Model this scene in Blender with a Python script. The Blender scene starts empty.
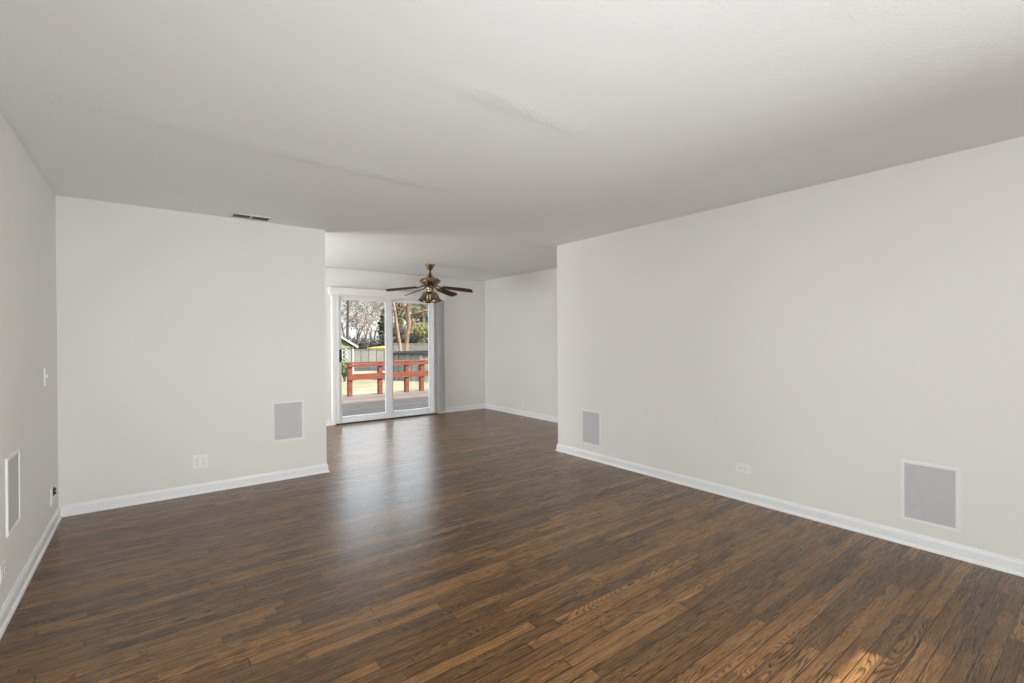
import bpy, bmesh, math, random
from mathutils import Vector, Matrix, noise

C = bpy.context.scene.collection
PI = math.pi

# ------------------------------------------------------------------ camera
FPX, YAW, CAMH, ROLL, PITCH = 475.13, 0.6497, 1.3326, 0.0057, -0.0048
_s, _c = math.sin(YAW), math.cos(YAW)
_F, _R, _U = Vector((_s, _c, 0)), Vector((_c, -_s, 0)), Vector((0, 0, 1))
F2 = _F * math.cos(PITCH) + _U * math.sin(PITCH)
U2 = _U * math.cos(PITCH) - _F * math.sin(PITCH)
R3 = _R * math.cos(ROLL) - U2 * math.sin(ROLL)
U3 = U2 * math.cos(ROLL) + _R * math.sin(ROLL)
cam_data = bpy.data.cameras.new('camera')
cam_data.sensor_width = 36.0
cam_data.lens = FPX / 1024 * 36.0
cam_data.clip_start, cam_data.clip_end = 0.05, 400
cam = bpy.data.objects.new('camera', cam_data)
C.objects.link(cam)
M = Matrix.Identity(4)
for i in range(3):
    M[i][0], M[i][1], M[i][2] = R3[i], U3[i], -F2[i]
M[2][3] = CAMH
cam.matrix_world = M
bpy.context.scene.camera = cam


def ray(u, v):
    return F2 + R3 * ((u - 512) / FPX) - U3 * ((v - 341.5) / FPX)


def at(u, v, d):                      # a point at distance d along the view axis
    return Vector((0, 0, CAMH)) + ray(u, v) * d


def on(u, v, axis, val):              # a point on an axis-aligned plane
    r = ray(u, v)
    o = Vector((0, 0, CAMH))
    return o + r * ((val - o[axis]) / r[axis])


# ------------------------------------------------------------------ world, sun, lights, exposure
vs = bpy.context.scene.view_settings
vs.view_transform, vs.look, vs.gamma, vs.exposure, vs.use_curve_mapping = 'Standard', 'None', 1.0, 0.05, False

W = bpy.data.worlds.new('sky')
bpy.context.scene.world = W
W.use_nodes = True
nt = W.node_tree
bgn = nt.nodes['Background']
tc = nt.nodes.new('ShaderNodeTexCoord')
nz = nt.nodes.new('ShaderNodeTexNoise')
nz.inputs['Scale'].default_value, nz.inputs['Detail'].default_value = 3.5, 6
rp = nt.nodes.new('ShaderNodeValToRGB')
rp.color_ramp.elements[0].position, rp.color_ramp.elements[0].color = 0.42, (0.56, 0.68, 0.80, 1)
rp.color_ramp.elements[1].position, rp.color_ramp.elements[1].color = 0.62, (0.90, 0.90, 0.91, 1)
nt.links.new(tc.outputs['Generated'], nz.inputs['Vector'])
nt.links.new(nz.outputs['Fac'], rp.inputs['Fac'])
nt.links.new(rp.outputs['Color'], bgn.inputs['Color'])
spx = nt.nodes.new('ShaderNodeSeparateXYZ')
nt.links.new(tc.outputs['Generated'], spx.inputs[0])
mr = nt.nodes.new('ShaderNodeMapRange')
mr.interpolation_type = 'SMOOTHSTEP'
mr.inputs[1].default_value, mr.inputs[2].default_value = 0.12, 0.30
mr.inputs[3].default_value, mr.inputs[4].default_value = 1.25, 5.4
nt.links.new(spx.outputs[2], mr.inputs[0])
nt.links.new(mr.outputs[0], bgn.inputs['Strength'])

SUN = Vector((-0.5, 1.0, -0.9325))
sl = bpy.data.lights.new('sun', 'SUN')
sl.energy, sl.angle, sl.color = 20.0, 0.009, (1.0, 0.94, 0.84)
so = bpy.data.objects.new('sun', sl)
C.objects.link(so)
so.rotation_euler = SUN.to_track_quat('-Z', 'Y').to_euler()
so.location = (6, -8, 9)


def area(name, loc, direction, sx, sy, watts, color, spread=180):
    l = bpy.data.lights.new(name, 'AREA')
    l.spread = math.radians(spread)
    l.shape, l.size, l.size_y, l.energy, l.color = 'RECTANGLE', sx, sy, watts, color
    o = bpy.data.objects.new(name, l)
    C.objects.link(o)
    o.location = loc
    o.rotation_euler = Vector(direction).to_track_quat('-Z', 'Y').to_euler()
    return o


# added area lamps inside the room, standing in for window daylight
area('front_window_fill', (2.9, -1.45, 1.30), (-1.25, 0.75, 0.0), 1.4, 1.3, 50, (0.965, 0.985, 1.0), 116)
area('front_low_fill', (0.8, -1.45, 0.50), (0.06, 1, 0.10), 2.4, 0.7, 26, (0.965, 0.985, 1.0), 82)
area('side_fill_lamp', (-0.45, -0.45, 1.40), (1, 0.40, -0.08), 1.4, 1.2, 42, (0.965, 0.985, 1.0), 136)
area('kitchen_fill_lamp', (-0.42, 6.40, 1.30), (1, -0.12, 0.0), 1.5, 1.3, 64, (0.965, 0.985, 0.99), 170)

# ------------------------------------------------------------------ helpers: materials


def lin(c):
    return tuple(((x / 255) / 12.92 if x / 255 <= 0.04045 else ((x / 255 + 0.055) / 1.055) ** 2.4) for x in c)


def mat(name, rgb, rough=0.5, metal=0.0, vary=0.06, scale=8.0, bump=0.0, bscale=80.0, spec=0.5, stretch=(1, 1, 1)):
    m = bpy.data.materials.new(name)
    m.use_nodes = True
    t = m.node_tree
    b = t.nodes['Principled BSDF']
    b.inputs['Roughness'].default_value = rough
    b.inputs['Metallic'].default_value = metal
    b.inputs['Specular IOR Level'].default_value = spec
    co = t.nodes.new('ShaderNodeTexCoord')
    mp = t.nodes.new('ShaderNodeMapping')
    mp.inputs['Scale'].default_value = stretch
    t.links.new(co.outputs['Object'], mp.inputs['Vector'])
    n = t.nodes.new('ShaderNodeTexNoise')
    n.inputs['Scale'].default_value, n.inputs['Detail'].default_value = scale, 4
    t.links.new(mp.outputs['Vector'], n.inputs['Vector'])
    r = t.nodes.new('ShaderNodeValToRGB')
    r.color_ramp.elements[0].position, r.color_ramp.elements[1].position = 0.3, 0.7
    r.color_ramp.elements[0].color = tuple(x * (1 - vary) for x in rgb) + (1,)
    r.color_ramp.elements[1].color = tuple(min(1, x * (1 + vary)) for x in rgb) + (1,)
    t.links.new(n.outputs['Fac'], r.inputs['Fac'])
    t.links.new(r.outputs['Color'], b.inputs['Base Color'])
    if bump:
        n2 = t.nodes.new('ShaderNodeTexNoise')
        n2.inputs['Scale'].default_value, n2.inputs['Detail'].default_value = bscale, 3
        t.links.new(mp.outputs['Vector'], n2.inputs['Vector'])
        bp = t.nodes.new('ShaderNodeBump')
        bp.inputs['Strength'].default_value, bp.inputs['Distance'].default_value = bump, 0.01
        t.links.new(n2.outputs['Fac'], bp.inputs['Height'])
        t.links.new(bp.outputs['Normal'], b.inputs['Normal'])
    return m


class NT:
    """small node-graph writer"""
    def __init__(self, t):
        self.t = t

    def val(self, x, sock):
        if isinstance(x, (int, float)):
            sock.default_value = x
        elif isinstance(x, tuple):
            sock.default_value = x
        else:
            self.t.links.new(x, sock)

    def m(self, op, a, b=0.0, c=None):
        n = self.t.nodes.new('ShaderNodeMath')
        n.operation = op
        self.val(a, n.inputs[0])
        self.val(b, n.inputs[1])
        if c is not None:
            self.val(c, n.inputs[2])
        return n.outputs[0]

    def xyz(self, x, y, z):
        n = self.t.nodes.new('ShaderNodeCombineXYZ')
        for i, q in enumerate((x, y, z)):
            self.val(q, n.inputs[i])
        return n.outputs[0]

    def noise(self, v, scale, detail=2.0, rough=0.5, dist=0.0):
        n = self.t.nodes.new('ShaderNodeTexNoise')
        self.t.links.new(v, n.inputs['Vector'])
        n.inputs['Scale'].default_value, n.inputs['Detail'].default_value = scale, detail
        n.inputs['Roughness'].default_value, n.inputs['Distortion'].default_value = rough, dist
        return n.outputs['Fac']

    def white(self, v):
        n = self.t.nodes.new('ShaderNodeTexWhiteNoise')
        n.noise_dimensions = '3D'
        self.t.links.new(v, n.inputs['Vector'])
        s = self.t.nodes.new('ShaderNodeSeparateColor')
        self.t.links.new(n.outputs['Color'], s.inputs[0])
        return s.outputs[0], s.outputs[1], s.outputs[2]

    def mix(self, f, a, b, mode='MIX'):
        n = self.t.nodes.new('ShaderNodeMix')
        n.data_type, n.blend_type = 'RGBA', mode
        self.val(f, n.inputs[0])
        self.val(a, n.inputs[6])
        self.val(b, n.inputs[7])
        return n.outputs[2]

    def smooth(self, x, lo, hi):
        n = self.t.nodes.new('ShaderNodeMapRange')
        n.interpolation_type = 'SMOOTHSTEP'
        self.val(x, n.inputs[0])
        n.inputs[1].default_value, n.inputs[2].default_value = lo, hi
        return n.outputs[0]


def oak_floor():
    m = bpy.data.materials.new('dark_oak_strips')
    m.use_nodes = True
    t = m.node_tree
    b = t.nodes['Principled BSDF']
    g = NT(t)
    co = t.nodes.new('ShaderNodeTexCoord')
    sp = t.nodes.new('ShaderNodeSeparateXYZ')
    t.links.new(co.outputs['Object'], sp.inputs[0])
    X, Y = sp.outputs[0], sp.outputs[1]
    PW = 0.058
    yv = g.m('DIVIDE', g.m('ADD', Y, 0.004), PW)
    row, v = g.m('FLOOR', yv), g.m('FRACT', yv)
    ra, rb, _ = g.white(g.xyz(row, 3.3, 1.7))
    ln = g.m('MULTIPLY_ADD', rb, 0.8, 0.45)
    uu = g.m('DIVIDE', g.m('MULTIPLY_ADD', ra, 9.0, g.m('ADD', X, 20.0)), ln)
    k, fu = g.m('FLOOR', uu), g.m('FRACT', uu)
    p1, p2, p3 = g.white(g.xyz(row, k, 0.5))
    q1, q2, q3 = g.white(g.xyz(k, row, 7.5))
    yl = g.m('MULTIPLY', g.m('SUBTRACT', v, 0.5), PW)
    # growth rings: contour bands of a stretched noise, different in every strip
    gv = g.xyz(g.m('MULTIPLY_ADD', p2, 60.0, g.m('MULTIPLY', X, 1.5)),
               g.m('MULTIPLY_ADD', p3, 60.0, g.m('MULTIPLY', yl, g.m('MULTIPLY_ADD', q1, 14.0, 14.0))), g.m('MULTIPLY', q2, 30.0))
    n1 = g.m('ADD', g.noise(gv, 1.0, 0.6, 0.4, 0.0), g.m('MULTIPLY', yl, g.m('MULTIPLY', g.m('MULTIPLY', p3, p3), 11.0)))
    n1 = g.m('MULTIPLY_ADD', g.m('MULTIPLY', g.noise(g.xyz(g.m('MULTIPLY', X, 40.0), g.m('MULTIPLY', Y, 500.0), p1), 1.0, 1.0), 0.02), 1.0, n1)
    ring = g.m('FRACT', g.m('MULTIPLY', n1, g.m('MULTIPLY_ADD', q3, 20.0, 18.0)))
    edge = g.m('MULTIPLY', g.smooth(ring, 0.0, 0.40), g.m('SUBTRACT', 1.0, g.smooth(ring, 0.86, 1.0)))
    # pores: fine streaks along the strip
    pore = g.noise(g.xyz(g.m('MULTIPLY_ADD', p1, 30.0, g.m('MULTIPLY', X, 7.0)), g.m('MULTIPLY', Y, 330.0), p2), 1.0, 2.0, 0.6)
    pore = g.smooth(pore, 0.38, 0.62)
    blot = g.noise(g.xyz(g.m('MULTIPLY_ADD', p3, 20.0, g.m('MULTIPLY', X, 3.0)), g.m('MULTIPLY', Y, 30.0), p1), 1.0, 3.0)
    fac = g.m('ADD', g.m('MULTIPLY', edge, 0.58), g.m('MULTIPLY', pore, 0.15))
    fac = g.m('ADD', fac, g.m('MULTIPLY', g.m('SUBTRACT', blot, 0.5), 0.5))
    fac = g.m('ADD', fac, g.m('MULTIPLY', g.m('SUBTRACT', p1, 0.5), 0.38))
    fac = g.m('ADD', fac, -0.05)
    cr = t.nodes.new('ShaderNodeValToRGB')
    e = cr.color_ramp.elements
    e[0].position, e[0].color = 0.0, (0.039, 0.0194, 0.0072, 1)
    e[1].position, e[1].color = 1.0, (0.46, 0.24, 0.085, 1)
    x = e.new(0.35)
    x.color = (0.105, 0.0506, 0.0176, 1)
    x = e.new(0.65)
    x.color = (0.225, 0.1075, 0.0336, 1)
    t.links.new(fac, cr.inputs['Fac'])
    tint = g.mix(p2, (0.93, 0.985, 1.03, 1), (1.03, 1.0, 0.95, 1))
    col = g.mix(1.0, cr.outputs['Color'], tint, 'MULTIPLY')
    gap = g.m('MAXIMUM', g.m('GREATER_THAN', g.m('ABSOLUTE', g.m('SUBTRACT', v, 0.5)), 0.465),
              g.m('GREATER_THAN', g.m('ABSOLUTE', g.m('SUBTRACT', fu, 0.5)), 0.4975))
    col = g.mix(g.m('MULTIPLY', gap, 0.9), col, (0.008, 0.005, 0.003, 1))
    t.links.new(col, b.inputs['Base Color'])
    ro = g.m('ADD', g.m('MULTIPLY', pore, 0.05), g.m('MULTIPLY_ADD', blot, 0.08, 0.215))
    t.links.new(ro, b.inputs['Roughness'])
    b.inputs['Specular IOR Level'].default_value = 0.42
    bp = t.nodes.new('ShaderNodeBump')
    bp.inputs['Strength'].default_value, bp.inputs['Distance'].default_value = 0.02, 0.003
    hh = g.m('MULTIPLY', gap, -1.2)
    hh = g.m('ADD', hh, g.m('MULTIPLY', q3, 0.3))
    t.links.new(hh, bp.inputs['Height'])
    t.links.new(bp.outputs['Normal'], b.inputs['Normal'])
    return m


def stipple_ceiling():
    m = bpy.data.materials.new('stippled_ceiling_paint')
    m.use_nodes = True
    t = m.node_tree
    b = t.nodes['Principled BSDF']
    g = NT(t)
    b.inputs['Base Color'].default_value = (0.865, 0.875, 0.88, 1)
    b.inputs['Roughness'].default_value = 0.85
    b.inputs['Specular IOR Level'].default_value = 0.2
    co = t.nodes.new('ShaderNodeTexCoord')
    sp = t.nodes.new('ShaderNodeSeparateXYZ')
    t.links.new(co.outputs['Object'], sp.inputs[0])
    X, Y = sp.outputs[0], sp.outputs[1]
    P = co.outputs['Object']
    h = g.m('MULTIPLY', g.noise(P, 75.0, 3.0, 0.6), 0.5)
    h = g.m('ADD', h, g.m('MULTIPLY', g.noise(P, 6.0, 3.0), 0.5))

    def ridge(y0, slope, x0, x1, w, amp):
        wob = g.m('MULTIPLY', g.m('SUBTRACT', g.noise(g.xyz(X, 0.0, y0), 3.0, 2.0), 0.5), 0.05)
        d = g.m('SUBTRACT', Y, g.m('ADD', g.m('MULTIPLY_ADD', X, slope, y0), wob))
        q = g.m('DIVIDE', d, w)
        bell = g.m('DIVIDE', 1.0, g.m('MULTIPLY_ADD', g.m('MULTIPLY', q, q), g.m('MULTIPLY', q, q), 1.0))
        msk = g.m('MULTIPLY', g.smooth(X, x0, x0 + 0.3), g.m('SUBTRACT', 1.0, g.smooth(X, x1 - 0.4, x1)))
        rg = g.noise(P, 70.0, 3.0)
        return g.m('MULTIPLY', g.m('MULTIPLY', bell, msk), g.m('MULTIPLY_ADD', rg, amp * 1.6, amp * 0.1))
    h = g.m('ADD', h, ridge(3.02, 0.05, -0.9, 2.2, 0.07, 0.95))
    h = g.m('ADD', h, ridge(1.80, 0.0, 0.95, 2.0, 0.06, 0.9))
    bp = t.nodes.new('ShaderNodeBump')
    bp.inputs['Strength'].default_value, bp.inputs['Distance'].default_value = 0.65, 0.008
    t.links.new(h, bp.inputs['Height'])
    t.links.new(bp.outputs['Normal'], b.inputs['Normal'])
    return m


def glass_mat():
    m = bpy.data.materials.new('window_glass')
    m.use_nodes = True
    t = m.node_tree
    for n in list(t.nodes):
        if n.type == 'BSDF_PRINCIPLED':
            t.nodes.remove(n)
    out = [n for n in t.nodes if n.type == 'OUTPUT_MATERIAL'][0]
    tr = t.nodes.new('ShaderNodeBsdfTransparent')
    tr.inputs[0].default_value = (0.96, 0.975, 0.97, 1)
    gl = t.nodes.new('ShaderNodeBsdfGlossy')
    gl.inputs['Roughness'].default_value = 0.01
    fr = t.nodes.new('ShaderNodeFresnel')
    fr.inputs['IOR'].default_value = 1.3
    mx = t.nodes.new('ShaderNodeMixShader')
    t.links.new(fr.outputs[0], mx.inputs[0])
    t.links.new(tr.outputs[0], mx.inputs[1])
    t.links.new(gl.outputs[0], mx.inputs[2])
    t.links.new(mx.outputs[0], out.inputs[0])
    return m


def mesh_grille_mat():
    m = mat('perforated_grey_mesh', (0.56, 0.56, 0.565), 0.6, 0.0, 0.03, 30, spec=0.4)
    t = m.node_tree
    b = t.nodes['Principled BSDF']
    g = NT(t)
    co = t.nodes.new('ShaderNodeTexCoord')
    vo = t.nodes.new('ShaderNodeTexVoronoi')
    vo.inputs['Scale'].default_value = 380
    vo.inputs['Randomness'].default_value = 0.0
    t.links.new(co.outputs['Object'], vo.inputs['Vector'])
    bp = t.nodes.new('ShaderNodeBump')
    bp.inputs['Strength'].default_value, bp.inputs['Distance'].default_value = 0.25, 0.001
    t.links.new(g.smooth(vo.outputs['Distance'], 0.25, 0.5), bp.inputs['Height'])
    t.links.new(bp.outputs['Normal'], b.inputs['Normal'])
    return m


def plank_mat(name, rgb, width, axis, vary=0.25, rough=0.7, seam=0.5):
    """boards side by side along one axis, each with its own tone"""
    m = mat(name, rgb, rough, 0, 0.15, 6, stretch=(1, 1, 1))
    t = m.node_tree
    b = t.nodes['Principled BSDF']
    b.inputs['Specular IOR Level'].default_value = 0.2
    src = b.inputs['Base Color'].links[0].from_socket
    g = NT(t)
    co = t.nodes.new('ShaderNodeTexCoord')
    sp = t.nodes.new('ShaderNodeSeparateXYZ')
    t.links.new(co.outputs['Object'], sp.inputs[0])
    q = g.m('DIVIDE', sp.outputs[axis], width)
    r, _, _ = g.white(g.xyz(g.m('FLOOR', q), 1.0, 2.0))
    tone = g.m('MULTIPLY_ADD', r, 2 * vary, 1 - vary)
    sm = g.m('GREATER_THAN', g.m('ABSOLUTE', g.m('SUBTRACT', g.m('FRACT', q), 0.5)), 0.455)
    tone = g.m('MULTIPLY', tone, g.m('SUBTRACT', 1.0, g.m('MULTIPLY', sm, seam)))
    col = g.mix(1.0, src, g.xyz(tone, tone, tone), 'MULTIPLY')
    t.links.new(col, b.inputs['Base Color'])
    return m


MT = {
    'wall': mat('warm_white_wall_paint', (0.8, 0.786, 0.757), 0.75, 0, 0.012, 1.5, 0.06, 140, spec=0.25),
    'trim': mat('white_trim_paint', (0.86, 0.87, 0.87), 0.35, 0, 0.01, 5),
    'vinyl': mat('white_vinyl', (0.84, 0.85, 0.86), 0.35, 0, 0.015, 6),
    'floor': oak_floor(),
    'ceiling': stipple_ceiling(),
    'glass': glass_mat(),
    'mesh': mesh_grille_mat(),
    'plate': mat('white_plastic', (0.86, 0.86, 0.85), 0.35, 0, 0.01, 20),
    'grillepaint': mat('pale_grille_paint', (0.855, 0.85, 0.83), 0.6, 0, 0.01, 20, spec=0.3),
    'black': mat('black_plastic', (0.012, 0.012, 0.013), 0.4, 0, 0.2, 30),
    'grey': mat('grey_shadow_gap', (0.09, 0.09, 0.09), 0.6, 0, 0.1, 30),
    'vane': mat('vertical_blind_vinyl', (0.63, 0.63, 0.625), 0.5, 0, 0.03, 8),
    'ventwhite': mat('white_enamel', (0.74, 0.73, 0.70), 0.4, 0, 0.04, 20),
    'brass': mat('antique_brass', (0.36, 0.27, 0.17), 0.27, 1.0, 0.35, 14),
    'brassdark': mat('dark_antique_brass', (0.11, 0.075, 0.048), 0.35, 1.0, 0.4, 18),
    'bulb': mat('frosted_bulb', (0.75, 0.72, 0.66), 0.4, 0, 0.03, 30),
    'mahogany': mat('mahogany_blade', (0.045, 0.012, 0.010), 0.55, 0, 0.35, 10, spec=0.25, stretch=(1, 8, 1)),
    'darkblade': mat('dark_wood_blade_face', (0.035, 0.022, 0.016), 0.4, 0, 0.3, 10, stretch=(1, 8, 1)),
    'steel': mat('dull_steel', (0.42, 0.42, 0.42), 0.4, 1.0, 0.1, 20),
    'deck': plank_mat('weathered_deck_boards', (0.076, 0.058, 0.049), 0.145, 1, 0.22, 0.75, 0.7),
    'redwood': mat('red_stained_timber', (0.09, 0.021, 0.011), 0.7, 0, 0.22, 6, stretch=(1, 1, 4), spec=0.2),
    'lawn': mat('dormant_lawn', (0.14, 0.125, 0.08), 0.95, 0, 0.30, 0.9, 0.6, 18, spec=0.1),
    'sidinggrey': mat('pale_grey_siding', (0.096, 0.1056, 0.1), 0.8, 0, 0.04, 3),
    'olive': mat('olive_gable_siding', (0.1, 0.1, 0.05), 0.8, 0, 0.08, 4),
    'shingle': mat('grey_shingles', (0.0496, 0.0471, 0.0446), 0.9, 0, 0.3, 6),
    'darkpane': mat('dark_window_pane', (0.03, 0.035, 0.04), 0.15, 0, 0.2, 3),
    'fencepale': plank_mat('pale_weathered_fence', (0.16, 0.152, 0.128), 0.62, 0, 0.14, 0.85, 0.75),
    'fencegrey': plank_mat('grey_weathered_fence', (0.12, 0.1144, 0.1), 0.14, 0, 0.16, 0.85, 0.35),
    'yellow': mat('yellow_canvas', (0.1786, 0.124, 0.0074), 0.7, 0, 0.06, 4),
    'slate': mat('dark_slate_tarp', (0.0109, 0.0129, 0.0158), 0.7, 0, 0.25, 3, 0.4, 6),
    'navy': mat('navy_pool_rim', (0.0079, 0.009, 0.0169), 0.5, 0, 0.15, 5),
    'poolwall': plank_mat('grey_pool_wall', (0.13, 0.13, 0.115), 0.45, 0, 0.08, 0.6, 0.25),
    'bark': mat('brown_bark', (0.0496, 0.0347, 0.0223), 0.9, 0, 0.35, 9, 0.6, 25, stretch=(1, 1, 0.3)),
    'palebark': mat('pinkish_tan_bark', (0.1339, 0.0818, 0.0496), 0.9, 0, 0.4, 4, 0.6, 20, stretch=(1, 1, 0.35)),
    'twig': mat('grey_brown_twigs', (0.062, 0.0471, 0.0347), 0.9, 0, 0.25, 3),
    'polewood': mat('dark_pole_timber', (0.0174, 0.0139, 0.0124), 0.9, 0, 0.2, 4),
    'rosehedge': mat('dark_bare_hedge', (0.0174, 0.0139, 0.0099), 0.9, 0, 0.35, 2),
    'evergreen': mat('dark_evergreen_needles', (0.0109, 0.0158, 0.007), 0.8, 0, 0.4, 1.5),
    'olivegreen': mat('olive_green_leaves', (0.0372, 0.0397, 0.0124), 0.8, 0, 0.35, 1.5),
    'limegreen': mat('yellow_green_leaves', (0.076, 0.072, 0.02), 0.8, 0, 0.3, 2),
    'shrubgreen': mat('bright_shrub_leaves', (0.0595, 0.0794, 0.0223), 0.8, 0, 0.3, 4),
    'tan': mat('tan_dry_leaves', (0.0843, 0.0595, 0.0372), 0.9, 0, 0.3, 2),
    'fascia': mat('white_bargeboard_paint', (0.1786, 0.1786, 0.1637), 0.6, 0, 0.03, 5),
    'cream': mat('slit_shade_cloth', (0.8, 0.78, 0.72), 0.8, 0, 0.02, 5),
}

# ------------------------------------------------------------------ helpers: geometry


def obj(name, bm, m, parent=None, smooth=False):
    me = bpy.data.meshes.new(name)
    bmesh.ops.recalc_face_normals(bm, faces=bm.faces)
    bm.to_mesh(me)
    bm.free()
    for q in (m if isinstance(m, (list, tuple)) else [m]):
        me.materials.append(q)
    if smooth:
        for p in me.polygons:
            p.use_smooth = True
    o = bpy.data.objects.new(name, me)
    C.objects.link(o)
    if parent:
        o.parent = parent
    return o


def box(bm, x0, y0, z0, x1, y1, z1, mi=0, bevel=0.0):
    vs_ = [bm.verts.new((x, y, z)) for x in (x0, x1) for y in (y0, y1) for z in (z0, z1)]
    fs = [(0, 1, 3, 2), (4, 6, 7, 5), (0, 4, 5, 1), (2, 3, 7, 6), (0, 2, 6, 4), (1, 5, 7, 3)]
    out = []
    for f in fs:
        q = bm.faces.new([vs_[i] for i in f])
        q.material_index = mi
        out.append(q)
    if bevel:
        ed = list({e for f in out for e in f.edges})
        bmesh.ops.bevel(bm, geom=ed, offset=bevel, segments=2, profile=0.5, affect='EDGES')
    return bm


def boxes(*bs, bevel=0.0):
    bm = bmesh.new()
    for b in bs:
        box(bm, *b, bevel=bevel)
    return bm


def lathe(bm, prof, seg=32, center=(0, 0, 0), axis=None, cap=True):
    """profile of (radius, height) pairs turned around an axis through center"""
    rot = Vector((0, 0, 1)).rotation_difference(Vector(axis)).to_matrix() if axis else Matrix.Identity(3)
    rings = []
    for r, z in prof:
        rings.append([bm.verts.new(rot @ Vector((max(r, 1e-4) * math.cos(2 * PI * i / seg), max(r, 1e-4) * math.sin(2 * PI * i / seg), z)) + Vector(center)) for i in range(seg)])
    for a, b in zip(rings, rings[1:]):
        for i in range(seg):
            bm.faces.new((a[i], a[(i + 1) % seg], b[(i + 1) % seg], b[i]))
    if cap:
        bm.faces.new(rings[0][::-1])
        bm.faces.new(rings[-1])
    return bm


def tube(bm, pts, radii, seg=8):
    pts = [Vector(p) for p in pts]
    rings, a = [], None
    for i, p in enumerate(pts):
        d = (pts[min(i + 1, len(pts) - 1)] - pts[max(i - 1, 0)]).normalized()
        a = d.orthogonal().normalized() if a is None else (a - d * a.dot(d)).normalized()
        b = d.cross(a)
        r = radii[i] if isinstance(radii, (list, tuple)) else radii
        rings.append([bm.verts.new(p + (a * math.cos(2 * PI * k / seg) + b * math.sin(2 * PI * k / seg)) * r) for k in range(seg)])
    for a_, b_ in zip(rings, rings[1:]):
        for k in range(seg):
            bm.faces.new((a_[k], a_[(k + 1) % seg], b_[(k + 1) % seg], b_[k]))
    if seg > 3:
        bm.faces.new(rings[0][::-1])
        bm.faces.new(rings[-1])
    return bm


def prism(bm, poly, p0, p1, out, up=(0, 0, 1)):
    """profile poly of (out, up) pairs swept in a straight line from p0 to p1"""
    out, up = Vector(out), Vector(up)
    A = [bm.verts.new(Vector(p0) + out * a + up * b) for a, b in poly]
    B = [bm.verts.new(Vector(p1) + out * a + up * b) for a, b in poly]
    n = len(poly)
    for i in range(n):
        bm.faces.new((A[i], A[(i + 1) % n], B[(i + 1) % n], B[i]))
    bm.faces.new(A[::-1])
    bm.faces.new(B)
    return bm


def thing(name, label, cat, loc=(0, 0, 0), rotz=0.0, group=None, rot=None):
    o = bpy.data.objects.new(name, None)
    o.empty_display_size = 0.1
    C.objects.link(o)
    o.location = loc
    o.rotation_euler = rot or (0, 0, rotz)
    o['label'], o['category'] = label, cat
    if group:
        o['group'] = group
    return o


def tag(o, label, cat, group=None, kind=None):
    o['label'], o['category'] = label, cat
    if group:
        o['group'] = group
    if kind:
        o['kind'] = kind
    return o


def struct(name, bm, m, label, cat, parent=None):
    o = obj(name, bm, m, parent)
    if parent is None:
        o['kind'] = 'structure'
        o['label'], o['category'] = label, cat
    return o


# ------------------------------------------------------------------ the room
XL, YB, XP, XR, YR, XD, YD = -0.5685, 4.959, 1.4054, 3.856, 4.1805, 5.156, 7.653
H, HD, YF = 2.44, 2.467, -1.60
T = 0.12
DX0, DX1, DZ = 2.325, 4.085, 2.07          # patio door opening

struct('floor', boxes((XL - 0.1, YF - 0.1, -0.12, XD + 0.1, YD + 0.05, 0.0)), MT['floor'], 'dark stained oak strip floor running across the whole room', 'floor')

bm = bmesh.new()
xs = [XL - T + i * (XD + T - XL + T) / 40 for i in range(41)]
ys = [YF - T, 0, 1, 2, 3, 4.0] + [YR + 0.0 + k * 0.09 for k in range(38)] + [ YD + 0.02]


def ceil_z(x, y):
    f = min(1, max(0, (x - 1.4) / 2.2))
    w = 0.10 + (1 - f) ** 1.0 * 3.2
    q = min(1, max(0, (y - YR) / w))
    return H + (HD - H) * q * q * (3 - 2 * q)


low = [[bm.verts.new((x, y, ceil_z(x, y))) for x in xs] for y in ys]
top = [[bm.verts.new((x, y, 2.54)) for x in xs] for y in ys]
for j in range(len(ys) - 1):
    for i in range(len(xs) - 1):
        bm.faces.new((low[j][i], low[j + 1][i], low[j + 1][i + 1], low[j][i + 1]))
        bm.faces.new((top[j][i], top[j][i + 1], top[j + 1][i + 1], top[j + 1][i]))
for i in range(len(xs) - 1):
    bm.faces.new((low[0][i], low[0][i + 1], top[0][i + 1], top[0][i]))
    bm.faces.new((low[-1][i], top[-1][i], top[-1][i + 1], low[-1][i + 1]))
for j in range(len(ys) - 1):
    bm.faces.new((low[j][0], top[j][0], top[j + 1][0], low[j + 1][0]))
    bm.faces.new((low[j][-1], low[j + 1][-1], top[j + 1][-1], top[j][-1]))
ce = struct('ceiling', bm, MT['ceiling'], 'white stippled ceiling with faint plasterboard seam ridges', 'ceiling')
for p in ce.data.polygons:
    p.use_smooth = abs(p.normal.z) > 0.9

HT = 2.47
# left wall with openings for the added kitchen and side windows
KY0, KY1, KZ0, KZ1 = 5.75, 7.15, 0.95, 1.98
struct('wall_left', boxes((XL - T, YF - T, 0, XL, -1.15, HT), (XL - T, 0.25, 0, XL, KY0, HT), (XL - T, -1.15, 0, XL, 0.25, 0.80), (XL - T, -1.15, 2.0, XL, 0.25, HT), (XL - T, KY1, 0, XL, YD + T, HT), (XL - T, KY0, 0, XL, KY1, KZ0), (XL - T, KY0, KZ1, XL, KY1, HT)),
       MT['wall'], 'warm white painted wall along the left side', 'wall')
SY0, SY1, SZ0, SZ1 = -1.15, 0.25, 0.80, 2.0
struct('wall_middle', boxes((XL, YB, 0, XP, YB + T, HT)), MT['wall'], 'warm white partition wall facing the camera at left centre', 'wall')
struct('wall_right', boxes((XR, YF - T, 0, XR + T, YR, HT)), MT['wall'], 'long warm white wall filling the right half of the room', 'wall')
struct('wall_recess', boxes((XR + T, YR - T, 0, XD, YR, HT)), MT['wall'], 'return wall closing the dining recess behind the long right wall', 'wall')
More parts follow.
